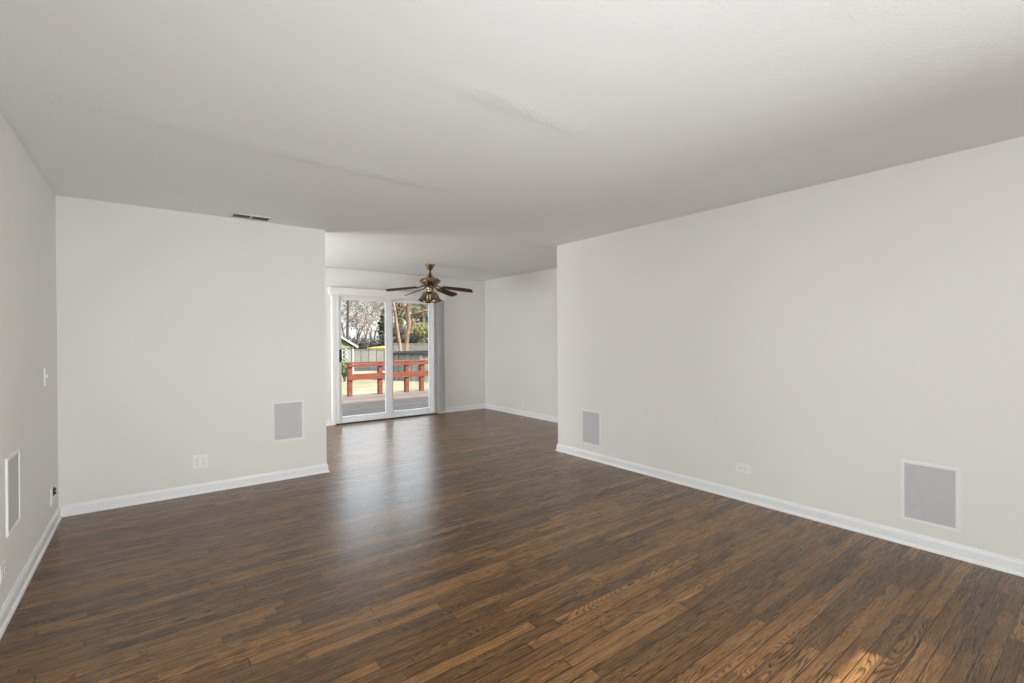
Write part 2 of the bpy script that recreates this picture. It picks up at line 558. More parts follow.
struct('wall_dining', boxes((XD, YR - T, 0, XD + T, YD + T, HT)), MT['wall'], 'right wall of the dining area beyond the long wall end', 'wall')
struct('wall_back', boxes((XL, YD, 0, DX0, YD + T, HT), (DX1, YD, 0, XD, YD + T, HT), (DX0, YD, DZ, DX1, YD + T, HT)), MT['wall'],
       'back wall of the dining area around the sliding patio door', 'wall')
WX0, WX1, WZ0, WZ1 = 0.25, 3.60, 0.72, 2.243
struct('wall_front', boxes((XL, YF - 0.1, 0, WX0, YF, HT), (WX1, YF - 0.1, 0, XR, YF, HT), (WX0, YF - 0.1, 0, WX1, YF, WZ0), (WX0, YF - 0.1, WZ1, WX1, YF, HT)),
       MT['wall'], 'front wall with picture window behind the viewer', 'wall')
# roof that shades the near half of the deck
bm = bmesh.new()
EY, EZ = 8.06, (10.83 - 8.06) * 0.9325 - 0.1
prism(bm, [(EY, EZ), (3.2, EZ + 1.3), (-1.70, EZ + 0.12), (-1.70, EZ + 0.02), (3.2, EZ + 1.2), (EY, EZ - 0.09)], (XL - 0.6, 0, 0), (XD + 4.2, 0, 0), (0, 1, 0))
struct('roof', bm, MT['shingle'], 'house roof with shallow eave above the patio door', 'roof')

# baseboards: flat board with eased top and a quarter-round shoe
BB = [(0, 0), (0.022, 0), (0.021, 0.009), (0.017, 0.016), (0.012, 0.020), (0.012, 0.064), (0.010, 0.071), (0.006, 0.077), (0.005, 0.084), (0.0, 0.086)]


def baseboard(name, runs, label):
    bm_ = bmesh.new()
    for p0, p1, out, m0, m1 in runs:          # m0, m1: mitre of each end (1 around an outside corner)
        p0, p1, out = Vector(p0), Vector(p1), Vector(out)
        d = (p1 - p0).normalized()
        A = [bm_.verts.new(p0 + out * a - d * a * m0 + Vector((0, 0, b))) for a, b in BB]
        B = [bm_.verts.new(p1 + out * a + d * a * m1 + Vector((0, 0, b))) for a, b in BB]
        n = len(BB)
        for i in range(n):
            bm_.faces.new((A[i], A[(i + 1) % n], B[(i + 1) % n], B[i]))
        bm_.faces.new(A[::-1])
        bm_.faces.new(B)
    return struct(name, bm_, MT['trim'], label, 'baseboard')


baseboard('baseboard_left', [((XL, YF, 0), (XL, YB, 0), (1, 0, 0), -1, -1), ((XL, YB + T, 0), (XL, YD, 0), (1, 0, 0), -1, -1)], 'white baseboard along the left wall')
baseboard('baseboard_middle', [((XL, YB, 0), (XP, YB, 0), (0, -1, 0), -1, 1), ((XP, YB, 0), (XP, YB + T, 0), (1, 0, 0), 1, 1), ((XP, YB + T, 0), (XL, YB + T, 0), (0, 1, 0), 1, -1)], 'white baseboard along the foot of the partition wall')
baseboard('baseboard_right', [((XR, YF, 0), (XR, YR, 0), (-1, 0, 0), -1, 1), ((XR, YR, 0), (XD, YR, 0), (0, 1, 0), 1, -1)], 'white baseboard along the long right wall')
baseboard('baseboard_dining', [((XD, YR, 0), (XD, YD, 0), (-1, 0, 0), -1, -1)], 'white baseboard along the right dining wall')
baseboard('baseboard_back', [((XL, YD, 0), (DX0 - 0.085, YD, 0), (0, -1, 0), -1, 0), ((DX1 + 0.055, YD, 0), (XD, YD, 0), (0, -1, 0), 0, -1)], 'white baseboard along the back dining wall')
baseboard('baseboard_front', [((XL, YF, 0), (XR, YF, 0), (0, 1, 0), -1, -1)], 'white baseboard along the front wall behind the viewer')

# front picture window (behind the viewer) with an added shade that leaves a slit of sun
w1 = thing('window_1', 'front picture window behind the viewer with added roller shade', 'window')
w1['kind'] = 'structure'
fy0, fy1 = YF - 0.075, YF - 0.03
obj('window_frame', boxes((WX0, fy0, WZ0, WX0 + 0.05, fy1, WZ1), (WX1 - 0.02, fy0, WZ0, WX1, fy1, WZ1), (WX0, fy0, WZ0, WX1, fy1, WZ0 + 0.05),
                          (1.25, fy0, WZ0, 1.30, fy1, 2.06), (2.55, fy0, WZ0, 2.60, fy1, 2.06)), MT['vinyl'], w1)
obj('pane', boxes((WX0, YF - 0.055, WZ0, WX1, YF - 0.050, WZ1)), MT['glass'], w1)
obj('slit_shade', boxes((WX0 + 0.005, YF - 0.012, WZ0 + 0.01, WX1 - 0.005, YF - 0.006, 2.092)), MT['cream'], w1)  # unseen, put in to cut the sun down to a narrow strip
w2 = thing('added_window_2', 'unseen added kitchen window in the left wall behind the partition', 'window')
w2['kind'] = 'structure'  # unseen window, added to go with the kitchen fill lamp
kx0, kx1 = XL - 0.08, XL - 0.04
obj('window_frame', boxes((kx0, KY0, KZ0, kx1, KY0 + 0.05, KZ1), (kx0, KY1 - 0.05, KZ0, kx1, KY1, KZ1), (kx0, KY0, KZ0, kx1, KY1, KZ0 + 0.05), (kx0, KY0, KZ1 - 0.05, kx1, KY1, KZ1),
                          (kx0, KY0, 1.45, kx1, KY1, 1.49)), MT['vinyl'], w2)
obj('pane', boxes((XL - 0.064, KY0, KZ0, XL - 0.058, KY1, KZ1)), MT['glass'], w2)

w3 = thing('added_window_3', 'unseen added side window in the left wall behind the viewer', 'window')
w3['kind'] = 'structure'  # added in the out-of-view wall to account for the side lamp
obj('window_frame', boxes((kx0, SY0, SZ0, kx1, SY0 + 0.05, SZ1), (kx0, SY1 - 0.05, SZ0, kx1, SY1, SZ1), (kx0, SY0 + 0.05, SZ0, kx1, SY1 - 0.05, SZ0 + 0.05), (kx0, SY0 + 0.05, SZ1 - 0.05, kx1, SY1 - 0.05, SZ1),
                          (kx0, SY0 + 0.05, 1.38, kx1, SY1 - 0.05, 1.42)), MT['vinyl'], w3)
obj('pane', boxes((XL - 0.064, SY0, SZ0, XL - 0.058, SY1, SZ1)), MT['glass'], w3)

# ------------------------------------------------------------------ sliding patio door
d1 = thing('door_1', 'white sliding glass patio door in the dining area back wall', 'door')
d1['kind'] = 'structure'
y0, y1 = YD - 0.012, YD + T + 0.01
obj('door_frame', boxes((DX0, y0, 0.0, DX0 + 0.045, y1, DZ), (DX1 - 0.045, y0, 0.0, DX1, y1, DZ), (DX0 + 0.045, y0, DZ - 0.045, DX1 - 0.045, y1, DZ)), MT['vinyl'], d1)
obj('track', boxes((DX0 + 0.045, y0, 0.0, DX1 - 0.045, y1, 0.028), (DX0 + 0.045, YD + 0.036, 0.028, DX1 - 0.045, YD + 0.042, 0.04), (DX0 + 0.045, YD + 0.084, 0.028, DX1 - 0.045, YD + 0.09, 0.04)), MT['vinyl'], d1)
obj('sill', boxes((DX0 - 0.01, YD - 0.035, 0.0, DX1 + 0.02, y0, 0.014)), MT['black'], d1)


def panel(name, x0, x1, ya, yb, sl_, sr_):
    zb, zt = 0.032, DZ - 0.046
    p = obj(name, boxes((x0, ya, zb, x0 + sl_, yb, zt), (x1 - sr_, ya, zb, x1, yb, zt), (x0 + sl_, ya, zb, x1 - sr_, yb, zb + 0.075), (x0 + sl_, ya, zt - 0.05, x1 - sr_, yb, zt)), MT['vinyl'], d1)
    ym = (ya + yb) / 2
    obj('glass', boxes((x0 + sl_ - 0.004, ym - 0.004, zb + 0.07, x1 - sr_ + 0.004, ym + 0.004, zt - 0.045)), MT['glass'], p)
    return p


lp = panel('sliding_panel', DX0 + 0.047, 3.258, YD + 0.018, YD + 0.058, 0.042, 0.105)
fp = panel('fixed_panel', 3.195, DX1 - 0.047, YD + 0.066, YD + 0.106, 0.105, 0.045)
bm = boxes((DX0 + 0.052, YD + 0.010, 0.985, DX0 + 0.086, YD + 0.018, 1.185), bevel=0.003)
tube(bm, [(DX0 + 0.069, YD + 0.012, 1.005), (DX0 + 0.069, YD - 0.025, 1.025), (DX0 + 0.069, YD - 0.03, 1.085), (DX0 + 0.069, YD - 0.025, 1.145), (DX0 + 0.069, YD + 0.012, 1.165)], 0.009, 8)
obj('door_handle', bm, MT['black'], lp)['label'] = 'black pull handle'
bm = bmesh.new()
CW = 0.075
prism(bm, [(0, 0), (0.012, 0), (0.016, CW * 0.3), (0.016, CW * 0.8), (0.006, CW), (0, CW)], (DX0, YD, 0), (DX0, YD, DZ), (0, -1, 0), (-1, 0, 0))
prism(bm, [(0, 0), (0.012, 0), (0.016, CW * 0.3), (0.016, CW * 0.5), (0.006, 0.05), (0, 0.05)], (DX1, YD, 0), (DX1, YD, DZ), (0, -1, 0), (1, 0, 0))
prism(bm, [(0, 0), (0.012, 0), (0.016, CW * 0.3), (0.016, CW * 0.8), (0.006, CW), (0, CW)], (DX0 - CW, YD, DZ), (DX1 + 0.05, YD, DZ), (0, -1, 0), (0, 0, 1))
struct('trim_1', bm, MT['trim'], 'white casing around the sliding patio door', 'trim')

# vertical blind: valance across the top, vanes stacked at the right
vb = thing('vertical_blind', 'white vertical blind drawn to the right side of the sliding patio door', 'blind', (0, YD, 0))
obj('headrail', boxes((2.24, -0.085, 2.075, 4.24, -0.045, 2.115)), MT['vinyl'], vb)
obj('valance', boxes((2.205, -0.125, 2.04, 4.242, -0.113, 2.155), (2.205, -0.113, 2.04, 2.217, -0.017, 2.155), (4.23, -0.113, 2.04, 4.242, -0.017, 2.155), bevel=0.002), MT['wall'], vb)


def vane_bm():
    b_ = bmesh.new()
    n = 6
    prof = []
    for i in range(n + 1):
        a = -0.5 + i / n
        prof.append((a * 0.089, 0.006 * (1 - 4 * a * a)))
    poly = prof + [(a, b - 0.0014) for a, b in reversed(prof)]
    prism(b_, poly, (0, 0, 0.045), (0, 0, 2.07), (1, 0, 0), (0, 1, 0))
    return b_


random.seed(4)
v0 = obj('vane', vane_bm(), MT['vane'], vb)
vx = [on(432, 350, 1, YD - 0.065).x + 0.0185 * i for i in range(13)]
for i, x in enumerate(vx):
    v = v0 if i == 0 else v0.copy()
    if i:
        C.objects.link(v)
        v.parent = vb
    v.location = (x, -0.065, 0)
    v.rotation_euler.z = math.radians(-62 + random.uniform(-7, 7) + (26 if i in (3, 4) else 0))
wand = bmesh.new()
tube(wand, [(4.215, -0.10, 2.06), (4.218, -0.10, 0.9)], 0.005, 8)
obj('wand', wand, MT['vinyl'], vb)

# ------------------------------------------------------------------ wall and ceiling fittings
# local frame of a fitting: x along the wall, z up, -y out of the wall


def grille(label, loc, rotz):
    t = thing('wall_grille', label, 'grille', loc, rotz, 'grey mesh wall grilles')
    hw, hh, fw = 0.1225, 0.173, 0.019
    bm_ = bmesh.new()
    ow, oh = hw + fw, hh + fw
    box(bm_, -ow, -0.008, -oh, -hw, 0, oh)
    box(bm_, hw, -0.008, -oh, ow, 0, oh)
    box(bm_, -hw, -0.008, -oh, hw, 0, -hh)
    box(bm_, -hw, -0.008, hh, hw, 0, oh)
    bmesh.ops.bevel(bm_, geom=[e_ for e_ in bm_.edges if all(v_.co.y < -0.0075 for v_ in e_.verts)], offset=0.003, segments=2, affect='EDGES')
    obj('frame', bm_, MT['grillepaint'], t)
    bm_ = boxes((-hw, -0.0045, -hh, hw, -0.001, hh))
    obj('mesh', bm_, MT['mesh'], t)
    bm_ = boxes((-hw + 0.006, -0.0055, -hh + 0.006, -hw + 0.0085, -0.0045, hh - 0.006), (hw - 0.0085, -0.0055, -hh + 0.006, hw - 0.006, -0.0045, hh - 0.006),
                (-hw + 0.0085, -0.0055, -hh + 0.006, hw - 0.0085, -0.0045, -hh + 0.0085), (-hw + 0.0085, -0.0055, hh - 0.0085, hw - 0.0085, -0.0045, hh - 0.006))
    obj('bead', bm_, MT['mesh'], t)
    return t


RW, LW = PI / 2 * -1, PI / 2      # right wall fittings face -x, left wall fittings face +x
grille('grey mesh wall grille on the partition wall near its right end', (1.049, YB, 0.558), 0)
grille('grey mesh wall grille at the far end of the long right wall', (XR, 3.640, 0.352), RW)
grille('large near grey mesh wall grille low on the long right wall', (XR, 0.784, 0.350), RW)
grille('grey mesh wall grille on the left wall seen almost edge on', (XL, 3.466, 0.573), LW)


def plate_bm(w, h):
    b_ = boxes((-w / 2, -0.0065, -h / 2, w / 2, 0, h / 2))
    bmesh.ops.bevel(b_, geom=[e_ for e_ in b_.edges if all(v_.co.y < -0.005 for v_ in e_.verts)], offset=0.003, segments=2, affect='EDGES')
    return b_


def socket_bm(cx, cz, horiz=False):
    b_ = bmesh.new()
    n = 20
    r = 0.0172
    ring = []
    for i in range(n):
        a = 2 * PI * i / n
        x, z = r * math.cos(a), max(-0.0135, min(0.0135, r * math.sin(a)))
        if horiz:
            x, z = z, x
        ring.append((cx + x, cz + z))
    A = [b_.verts.new((x, -0.0050, z)) for x, z in ring]
    B = [b_.verts.new((x, -0.0082, z)) for x, z in ring]
    for i in range(n):
        b_.faces.new((A[i], A[(i + 1) % n], B[(i + 1) % n], B[i]))
    b_.faces.new(B)
    b_.faces.new(A[::-1])
    return b_


def slots_bm(cx, cz, horiz=False):
    b_ = bmesh.new()
    rs = [(-0.0075, -0.001, -0.0055, 0.008), (0.0055, -0.001, 0.0075, 0.0065), (-0.002, -0.0095, 0.002, -0.0055)]
    for x0, z0, x1, z1 in rs:
        if horiz:
            x0, z0, x1, z1 = z0, x0, z1, x1
        box(b_, cx + x0, -0.0090, cz + z0, cx + x1, -0.0080, cz + z1)
    return b_


def outlet(label, loc, rotz, spots, w, h, horiz=False, group='white wall outlets'):
    t = thing('wall_outlet', label, 'outlet', loc, rotz, group)
    obj('cover_plate', plate_bm(w, h), MT['plate'], t)
    for cx, cz in spots:
        s_ = obj('socket', socket_bm(cx, cz, horiz), MT['plate'], t)
        obj('slot', slots_bm(cx, cz, horiz), MT['grey'], s_)
    for x in sorted({cx for cx, _ in spots} if not horiz else {0.0}):
        obj('screw', lathe(bmesh.new(), [(0.003, -0.0005), (0.003, 0.0008), (0.001, 0.0012)], 10, (x, -0.006, 0), (0, -1, 0)), MT['steel'], t)
    return t


outlet('square four socket wall outlet low on the partition wall', (0.335, YB, 0.278), 0, [(-0.023, 0.02), (-0.023, -0.02), (0.023, 0.02), (0.023, -0.02)], 0.116, 0.116)
outlet('sideways two socket wall outlet low on the long right wall', (XR, 1.956, 0.264), RW, [(-0.02, 0), (0.02, 0)], 0.122, 0.075, True)
outlet('small upright wall outlet on the right dining wall', (XD, 6.49, 0.228), RW, [(0, 0.02), (0, -0.02)], 0.072, 0.116)
outlet('sideways wall outlet low on the left wall cut by the picture edge', (XL, 3.245, 0.247), LW, [(-0.02, 0), (0.02, 0)], 0.122, 0.075, True)

t = thing('light_switch', 'white toggle light switch at shoulder height on the left wall', 'switch', (XL, 4.43, 1.10), LW)
obj('cover_plate', plate_bm(0.072, 0.118), MT['plate'], t)
bm = bmesh.new()
prism(bm, [(0, -0.011), (0.004, -0.011), (0.009, 0.004), (0.008, 0.011), (0, 0.011)], (-0.005, -0.006, 0), (0.005, -0.006, 0), (0, -1, 0))
obj('toggle', bm, MT['plate'], t)
for z in (-0.03, 0.03):
    obj('screw', lathe(bmesh.new(), [(0.003, -0.0005), (0.003, 0.0008), (0.001, 0.0012)], 10, (0, -0.006, z), (0, -1, 0)), MT['steel'], t)

t = thing('jack_plate', 'white jack plate with black connectors near the left corner', 'wall plate', (XL, 4.655, 0.243), LW)
obj('cover_plate', plate_bm(0.116, 0.118), MT['plate'], t)
bm = boxes((0.002, -0.012, -0.004, 0.050, -0.006, 0.050), bevel=0.002)
for x, z in ((0.014, 0.036), (0.032, 0.036), (0.014, 0.010), (0.032, 0.010)):
    lathe(bm, [(0.008, 0), (0.008, 0.006), (0.005, 0.008)], 12, (x, -0.012, z), (0, -1, 0))
obj('connector', bm, MT['black'], t)['label'] = 'black connectors'

# ceiling register just in front of the partition
vt = thing('ceiling_vent', 'long narrow white ceiling vent beside the top of the partition wall', 'vent', (0.722, 4.815, ceil_z(0.722, 4.815) - 0.0005))
L2, W2 = 0.165, 0.085
bm = bmesh.new()
box(bm, -L2, -W2, -0.006, -L2 + 0.024, W2, 0)
box(bm, L2 - 0.024, -W2, -0.006, L2, W2, 0)
box(bm, -L2 + 0.024, -W2, -0.006, L2 - 0.024, -W2 + 0.016, 0)
box(bm, -L2 + 0.024, W2 - 0.016, -0.006, L2 - 0.024, W2, 0)
box(bm, -0.006, -W2 + 0.016, -0.0065, 0.006, W2 - 0.016, 0)
obj('frame', bm, MT['ventwhite'], vt)
obj('backing', boxes((-L2 + 0.024, -W2 + 0.016, -0.0012, L2 - 0.024, W2 - 0.016, 0)), MT['grey'], vt)
bm = bmesh.new()
prism(bm, [(0, -0.0058), (0.001, -0.0060), (0.010, -0.0022), (0.009, -0.0020)], (-L2 + 0.024, 0, 0), (L2 - 0.024, 0, 0), (0, 1, 0))
l0 = obj('louver', bm, MT['ventwhite'], vt)
for i in range(6):
    l = l0 if i == 0 else l0.copy()
    if i:
        C.objects.link(l)
        l.parent = vt
    l.location.y = -0.066 + i * 0.0225

# ------------------------------------------------------------------ ceiling fan
fc = on(430, 264.5, 2, HD)
fan = thing('ceiling_fan', 'antique brass ceiling fan with dark wood blades and light kit', 'ceiling fan', (fc.x, fc.y, HD))
bm = lathe(bmesh.new(), [(0.074, 0.0), (0.078, -0.006), (0.074, -0.016), (0.058, -0.040), (0.044, -0.064), (0.034, -0.080), (0.022, -0.088), (0.014, -0.090)], 32)
obj('canopy', bm, MT['brass'], fan, True)
bm = lathe(bmesh.new(), [(0.012, -0.085), (0.012, -0.135), (0.020, -0.14), (0.020, -0.15)], 20)
obj('downrod', bm, MT['brassdark'], fan, True)
bm = lathe(bmesh.new(), [(0.018, -0.128), (0.026, -0.150), (0.040, -0.172), (0.062, -0.190), (0.095, -0.203), (0.118, -0.210), (0.138, -0.219), (0.150, -0.232), (0.153, -0.245), (0.150, -0.256),
                         (0.156, -0.260), (0.156, -0.268), (0.147, -0.276), (0.128, -0.290), (0.105, -0.300), (0.100, -0.318), (0.06, -0.322)], 40)
mo = obj('motor_housing', bm, MT['brass'], fan, True)
bm = lathe(bmesh.new(), [(0.1555, -0.246), (0.1585, -0.249), (0.1585, -0.255), (0.1555, -0.258)], 40, cap=False)
obj('band', bm, MT['brassdark'], mo, True)
bm = lathe(bmesh.new(), [(0.062, -0.316), (0.072, -0.326), (0.066, -0.345), (0.052, -0.372), (0.056, -0.384), (0.058, -0.404), (0.046, -0.424), (0.022, -0.436), (0.010, -0.450), (0.004, -0.456)], 28)
obj('switch_housing', bm, MT['brass'], fan, True)

ZB = -0.335                      # blade height under the ceiling


def blade_bm():
    b_ = bmesh.new()
    pts = [(0.205, 0.042), (0.24, 0.050), (0.36, 0.058), (0.50, 0.064), (0.60, 0.066), (0.635, 0.062), (0.655, 0.050), (0.664, 0.032)]
    outl = [(x, w) for x, w in pts] + [(x, -w) for x, w in reversed(pts)]
    A = [b_.verts.new((x, w, 0.0035)) for x, w in outl]
    B = [b_.verts.new((x, w, -0.0035)) for x, w in outl]
    n = len(outl)
    for i in range(n):
        b_.faces.new((A[i], A[(i + 1) % n], B[(i + 1) % n], B[i]))
    b_.faces.new(A)
    b_.faces.new(B[::-1])
    return b_


def iron_bm():
    b_ = bmesh.new()
    tube(b_, [(0.075, 0, 0.018), (0.12, 0, 0.012), (0.165, 0, -0.004), (0.20, 0, -0.008)], [0.012, 0.011, 0.010, 0.009], 8)
    pl_ = [(0.185, 0.020), (0.21, 0.040), (0.235, 0.042), (0.25, 0.020), (0.285, 0.012), (0.295, 0.0)]
    outl = pl_ + [(x, -w) for x, w in reversed(pl_[:-1])]
    A = [b_.verts.new((x, w, -0.0035)) for x, w in outl]
    B = [b_.verts.new((x, w, -0.0085)) for x, w in outl]
    n = len(outl)
    for i in range(n):
        b_.faces.new((A[i], A[(i + 1) % n], B[(i + 1) % n], B[i]))
    b_.faces.new(A)
    b_.faces.new(B[::-1])
    return b_


bl0 = ir0 = None
for k in range(5):
    ang = math.radians(-10 + 72 * k) - YAW          # measured from the picture plane
    if bl0 is None:
        bl = bl0 = obj('blade', blade_bm(), MT['mahogany'], fan)
        ir = ir0 = obj('blade_iron', iron_bm(), MT['brassdark'], bl)
    else:
        bl = bl0.copy()
        C.objects.link(bl)
        bl.parent = fan
        ir = ir0.copy()
        C.objects.link(ir)
        ir.parent = bl
    bl.location = (0, 0, ZB + 0.012)
    bl.rotation_mode = 'QUATERNION'
    q = Matrix.Rotation(ang, 3, 'Z') @ Matrix.Rotation(math.radians(8), 3, 'Y') @ Matrix.Rotation(math.radians(-18), 3, 'X')
    bl.rotation_quaternion = q.to_quaternion()


def shade_parts(parent, ang):
    d = Vector((math.cos(ang), math.sin(ang), 0))
    b_ = bmesh.new()
    p0, p1, p2 = d * 0.045 + Vector((0, 0, -0.422)), d * 0.072 + Vector((0, 0, -0.417)), d * 0.084 + Vector((0, 0, -0.434))
    tube(b_, [p0, p1, p2], 0.008, 8)
    arm = obj('lamp_arm', b_, MT['brass'], parent, True)
    ax = (d * 0.36 + Vector((0, 0, -1))).normalized()
    b_ = bmesh.new()
    o_ = [(0.020, -0.006), (0.026, 0.004), (0.030, 0.02), (0.036, 0.05), (0.044, 0.085), (0.055, 0.112), (0.063, 0.124), (0.065, 0.128)]
    i_ = [(r - 0.003, z) for r, z in reversed(o_[1:])]
    lathe(b_, o_ + [(0.063, 0.129)] + i_, 24, p2, ax, cap=False)
    sh = obj('lamp_shade', b_, MT['brass'], parent, True)
    b_ = lathe(bmesh.new(), [(0.0625, 0.121), (0.069, 0.123), (0.069, 0.131), (0.0625, 0.134)], 24, p2, ax, cap=False)
    obj('rim', b_, MT['brassdark'], sh, True)
    b_ = lathe(bmesh.new(), [(0.012, 0.0), (0.012, 0.03), (0.022, 0.05), (0.030, 0.075), (0.026, 0.095), (0.010, 0.103)], 16, p2, ax)
    obj('bulb', b_, MT['bulb'], sh, True)


for k in range(4):
    shade_parts(fan, math.radians(35 + 90 * k) - YAW)
bm = bmesh.new()
tube(bm, [(0.03, -0.03, -0.43), (0.032, -0.032, -0.50)], 0.0016, 6)
lathe(bm, [(0.002, 0.012), (0.006, 0.0), (0.004, -0.010)], 10, (0.032, -0.032, -0.51))
obj('pull_chain', bm, MT['brass'], fan)

# ------------------------------------------------------------------ outside: deck, lawn
DK, GZ = -0.10, -0.75
deck = boxes((0.2, YD + T + 0.005, DK - 0.05, 9.0, 12.45, DK))
struct('deck', deck, MT['deck'], 'weathered timber deck outside the patio door', 'deck')
bm = bmesh.new()
N = 48
gx0, gx1, gy0, gy1 = -30, 90, 7.9, 130
rows = []
for j in range(N + 1):
    rows.append([])
    for i in range(N + 1):
        x, y = gx0 + (gx1 - gx0) * i / N, gy0 + (gy1 - gy0) * (j / N) ** 1.5
        rows[-1].append(bm.verts.new((x, y, GZ + 0.05 * noise.noise(Vector((x * 0.2, y * 0.2, 0))))))
for j in range(N):
    for i in range(N):
        bm.faces.new((rows[j][i], rows[j][i + 1], rows[j + 1][i + 1], rows[j + 1][i]))
struct('lawn', bm, MT['lawn'], 'straw coloured winter lawn behind the deck', 'lawn')

# deck railing: posts, cap rail, two flat rails on the yard side
rl = thing('deck_railing', 'red stained timber railing along the far edge of the deck', 'railing', (5.0, 12.2, DK))
RT = 0.86


def post(x, y, h=RT - 0.03, s=0.055):
    p = obj('post', boxes((x - s, y - s, 0, x + s, y + s, h), bevel=0.006), MT['redwood'], rl)
    return p


px = [on(u, v, 2, DK).x - 5.0 for u, v in ((349.5, 396), (381, 394), (408, 392), (421, 390.5))]
for x in px:
    post(x, 0)
for x in (px[-1] + 1.3, px[-1] + 2.6):
    post(x, 0)
xa, xb = px[0] - 0.06, px[-1] + 2.7
obj('cap_rail', boxes((xa - 0.03, -0.08, RT - 0.03, xb, 0.08, RT + 0.008), bevel=0.004), MT['redwood'], rl)
obj('rail', boxes((xa, -0.093, RT - 0.115, xb, -0.055, RT - 0.045)), MT['redwood'], rl)
obj('rail', boxes((xa, -0.093, 0.41, xb, -0.055, 0.56)), MT['redwood'], rl)
bm = bmesh.new()

# ------------------------------------------------------------------ shed with a gable toward the deck
SY = 26.0
A, B = on(340, 336.5, 1, SY), on(357, 346.6, 1, SY)
cr_ = on(353.5, 360, 1, SY)
slope = (A.z - B.z) / (B.x - A.x)
xe = B.x
hw = 3.4
xc = xe - hw - 0.3
zp = A.z + slope * (A.x - xc)
ze = B.z
sh = thing('garden_shed', 'pale grey garden shed with olive gable beyond the deck railing', 'shed', (xc, SY, GZ))
wr = cr_.x - xc
wl = -wr
zt = (zp - slope * wr) - GZ - 0.12
zpk = zp - GZ - 0.14
bm = bmesh.new()
prism(bm, [(wl, -0.1), (wr, -0.1), (wr, zt), (wl, zt)], (0, 0.05, 0), (0, 5.0, 0), (1, 0, 0))
obj('wall', bm, MT['sidinggrey'], sh)
bm = bmesh.new()
prism(bm, [(wl, zt), (wr, zt), (0, zpk)], (0, 0.05, 0), (0, 5.0, 0), (1, 0, 0))
obj('gable', bm, MT['olive'], sh)['label'] = 'olive green gable'
bm = bmesh.new()
hwe = xe - xc
re = ze - GZ
rp_ = zp - GZ
prism(bm, [(-hwe, re), (0, rp_), (hwe, re), (hwe, re - 0.06), (0, rp_ - 0.06), (-hwe, re - 0.06)], (0, -0.12, 0), (0, 5.3, 0), (1, 0, 0))
obj('roof', bm, MT['shingle'], sh)
bm = bmesh.new()
prism(bm, [(-hwe - 0.02, re + 0.03), (0, rp_ + 0.03), (hwe + 0.02, re + 0.03), (hwe + 0.02, re - 0.09), (0, rp_ - 0.09), (-hwe - 0.02, re - 0.09)], (0, -0.16, 0), (0, -0.12, 0), (1, 0, 0))
obj('fascia', bm, MT['fascia'], sh)['label'] = 'white bargeboard'
obj('corner_trim', boxes((wr - 0.07, -0.02, -0.1, wr + 0.02, 0.05, zt)), MT['fascia'], sh)
obj('corner_trim', boxes((wr - 0.46, -0.0, -0.1, wr - 0.36, 0.05, zt)), MT['fascia'], sh)
obj('eave_board', boxes((wl, -0.01, zt - 0.09, wr, 0.045, zt + 0.04)), MT['olive'], sh)
w0, w1_ = on(342.8, 351, 1, SY), on(347.2, 358.3, 1, SY)
f = obj('window', boxes((w0.x - xc - 0.045, 0.0, w1_.z - GZ - 0.045, w1_.x - xc + 0.045, 0.04, w1_.z - GZ), (w0.x - xc - 0.045, 0.0, w0.z - GZ, w1_.x - xc + 0.045, 0.04, w0.z - GZ + 0.045),
                        (w0.x - xc - 0.045, 0.0, w1_.z - GZ, w0.x - xc, 0.04, w0.z - GZ), (w1_.x - xc, 0.0, w1_.z - GZ, w1_.x - xc + 0.045, 0.04, w0.z - GZ),
                        ((w0.x + w1_.x) / 2 - xc - 0.012, 0.0, w1_.z - GZ, (w0.x + w1_.x) / 2 - xc + 0.012, 0.04, w0.z - GZ),
                        (w0.x - xc, 0.0, (w0.z + w1_.z) / 2 - GZ - 0.02, w1_.x - xc, 0.04, (w0.z + w1_.z) / 2 - GZ + 0.02)), MT['fascia'], sh)
obj('pane', boxes((w0.x - xc, 0.025, w1_.z - GZ, w1_.x - xc, 0.055, w0.z - GZ)), MT['darkpane'], f)

# ------------------------------------------------------------------ fences, pool, beds
def fence(name, label, P0, P1, top, m, m_post, step):
    d = (P1 - P0)
    L = d.length
    rz = math.atan2(d.y, d.x)
    t_ = thing(name, label, 'fence', (P0.x, P0.y, GZ), rz)
    obj('boards', boxes((0, -0.03, -0.1, L, 0.0, top)), m, t_)
    obj('top_rail', boxes((0, -0.05, top - 0.02, L, 0.03, top + 0.05)), m_post, t_)
    x = 0.0
    while x < L:
        obj('post', boxes((x, 0.0, -0.1, x + 0.1, 0.1, top)), m_post, t_)
        x += step
    return t_


PA, PB, PC, PD = at(330, 342, 38), at(390, 342, 38), at(386, 342, 36.5), at(450, 342, 36.5)
for p in (PA, PB, PC, PD):
    p.z = 0
fence('pale_fence', 'pale panelled privacy fence beyond the left railing bay', PA, PB, at(370, 349.2, 38).z - GZ - 0.05, MT['fencepale'], MT['fencegrey'], 1.86)
fence('grey_fence', 'grey board privacy fence behind the round pool', PC, PD, at(410, 343.2, 36.5).z - GZ - 0.05, MT['fencegrey'], MT['fencegrey'], 2.4)

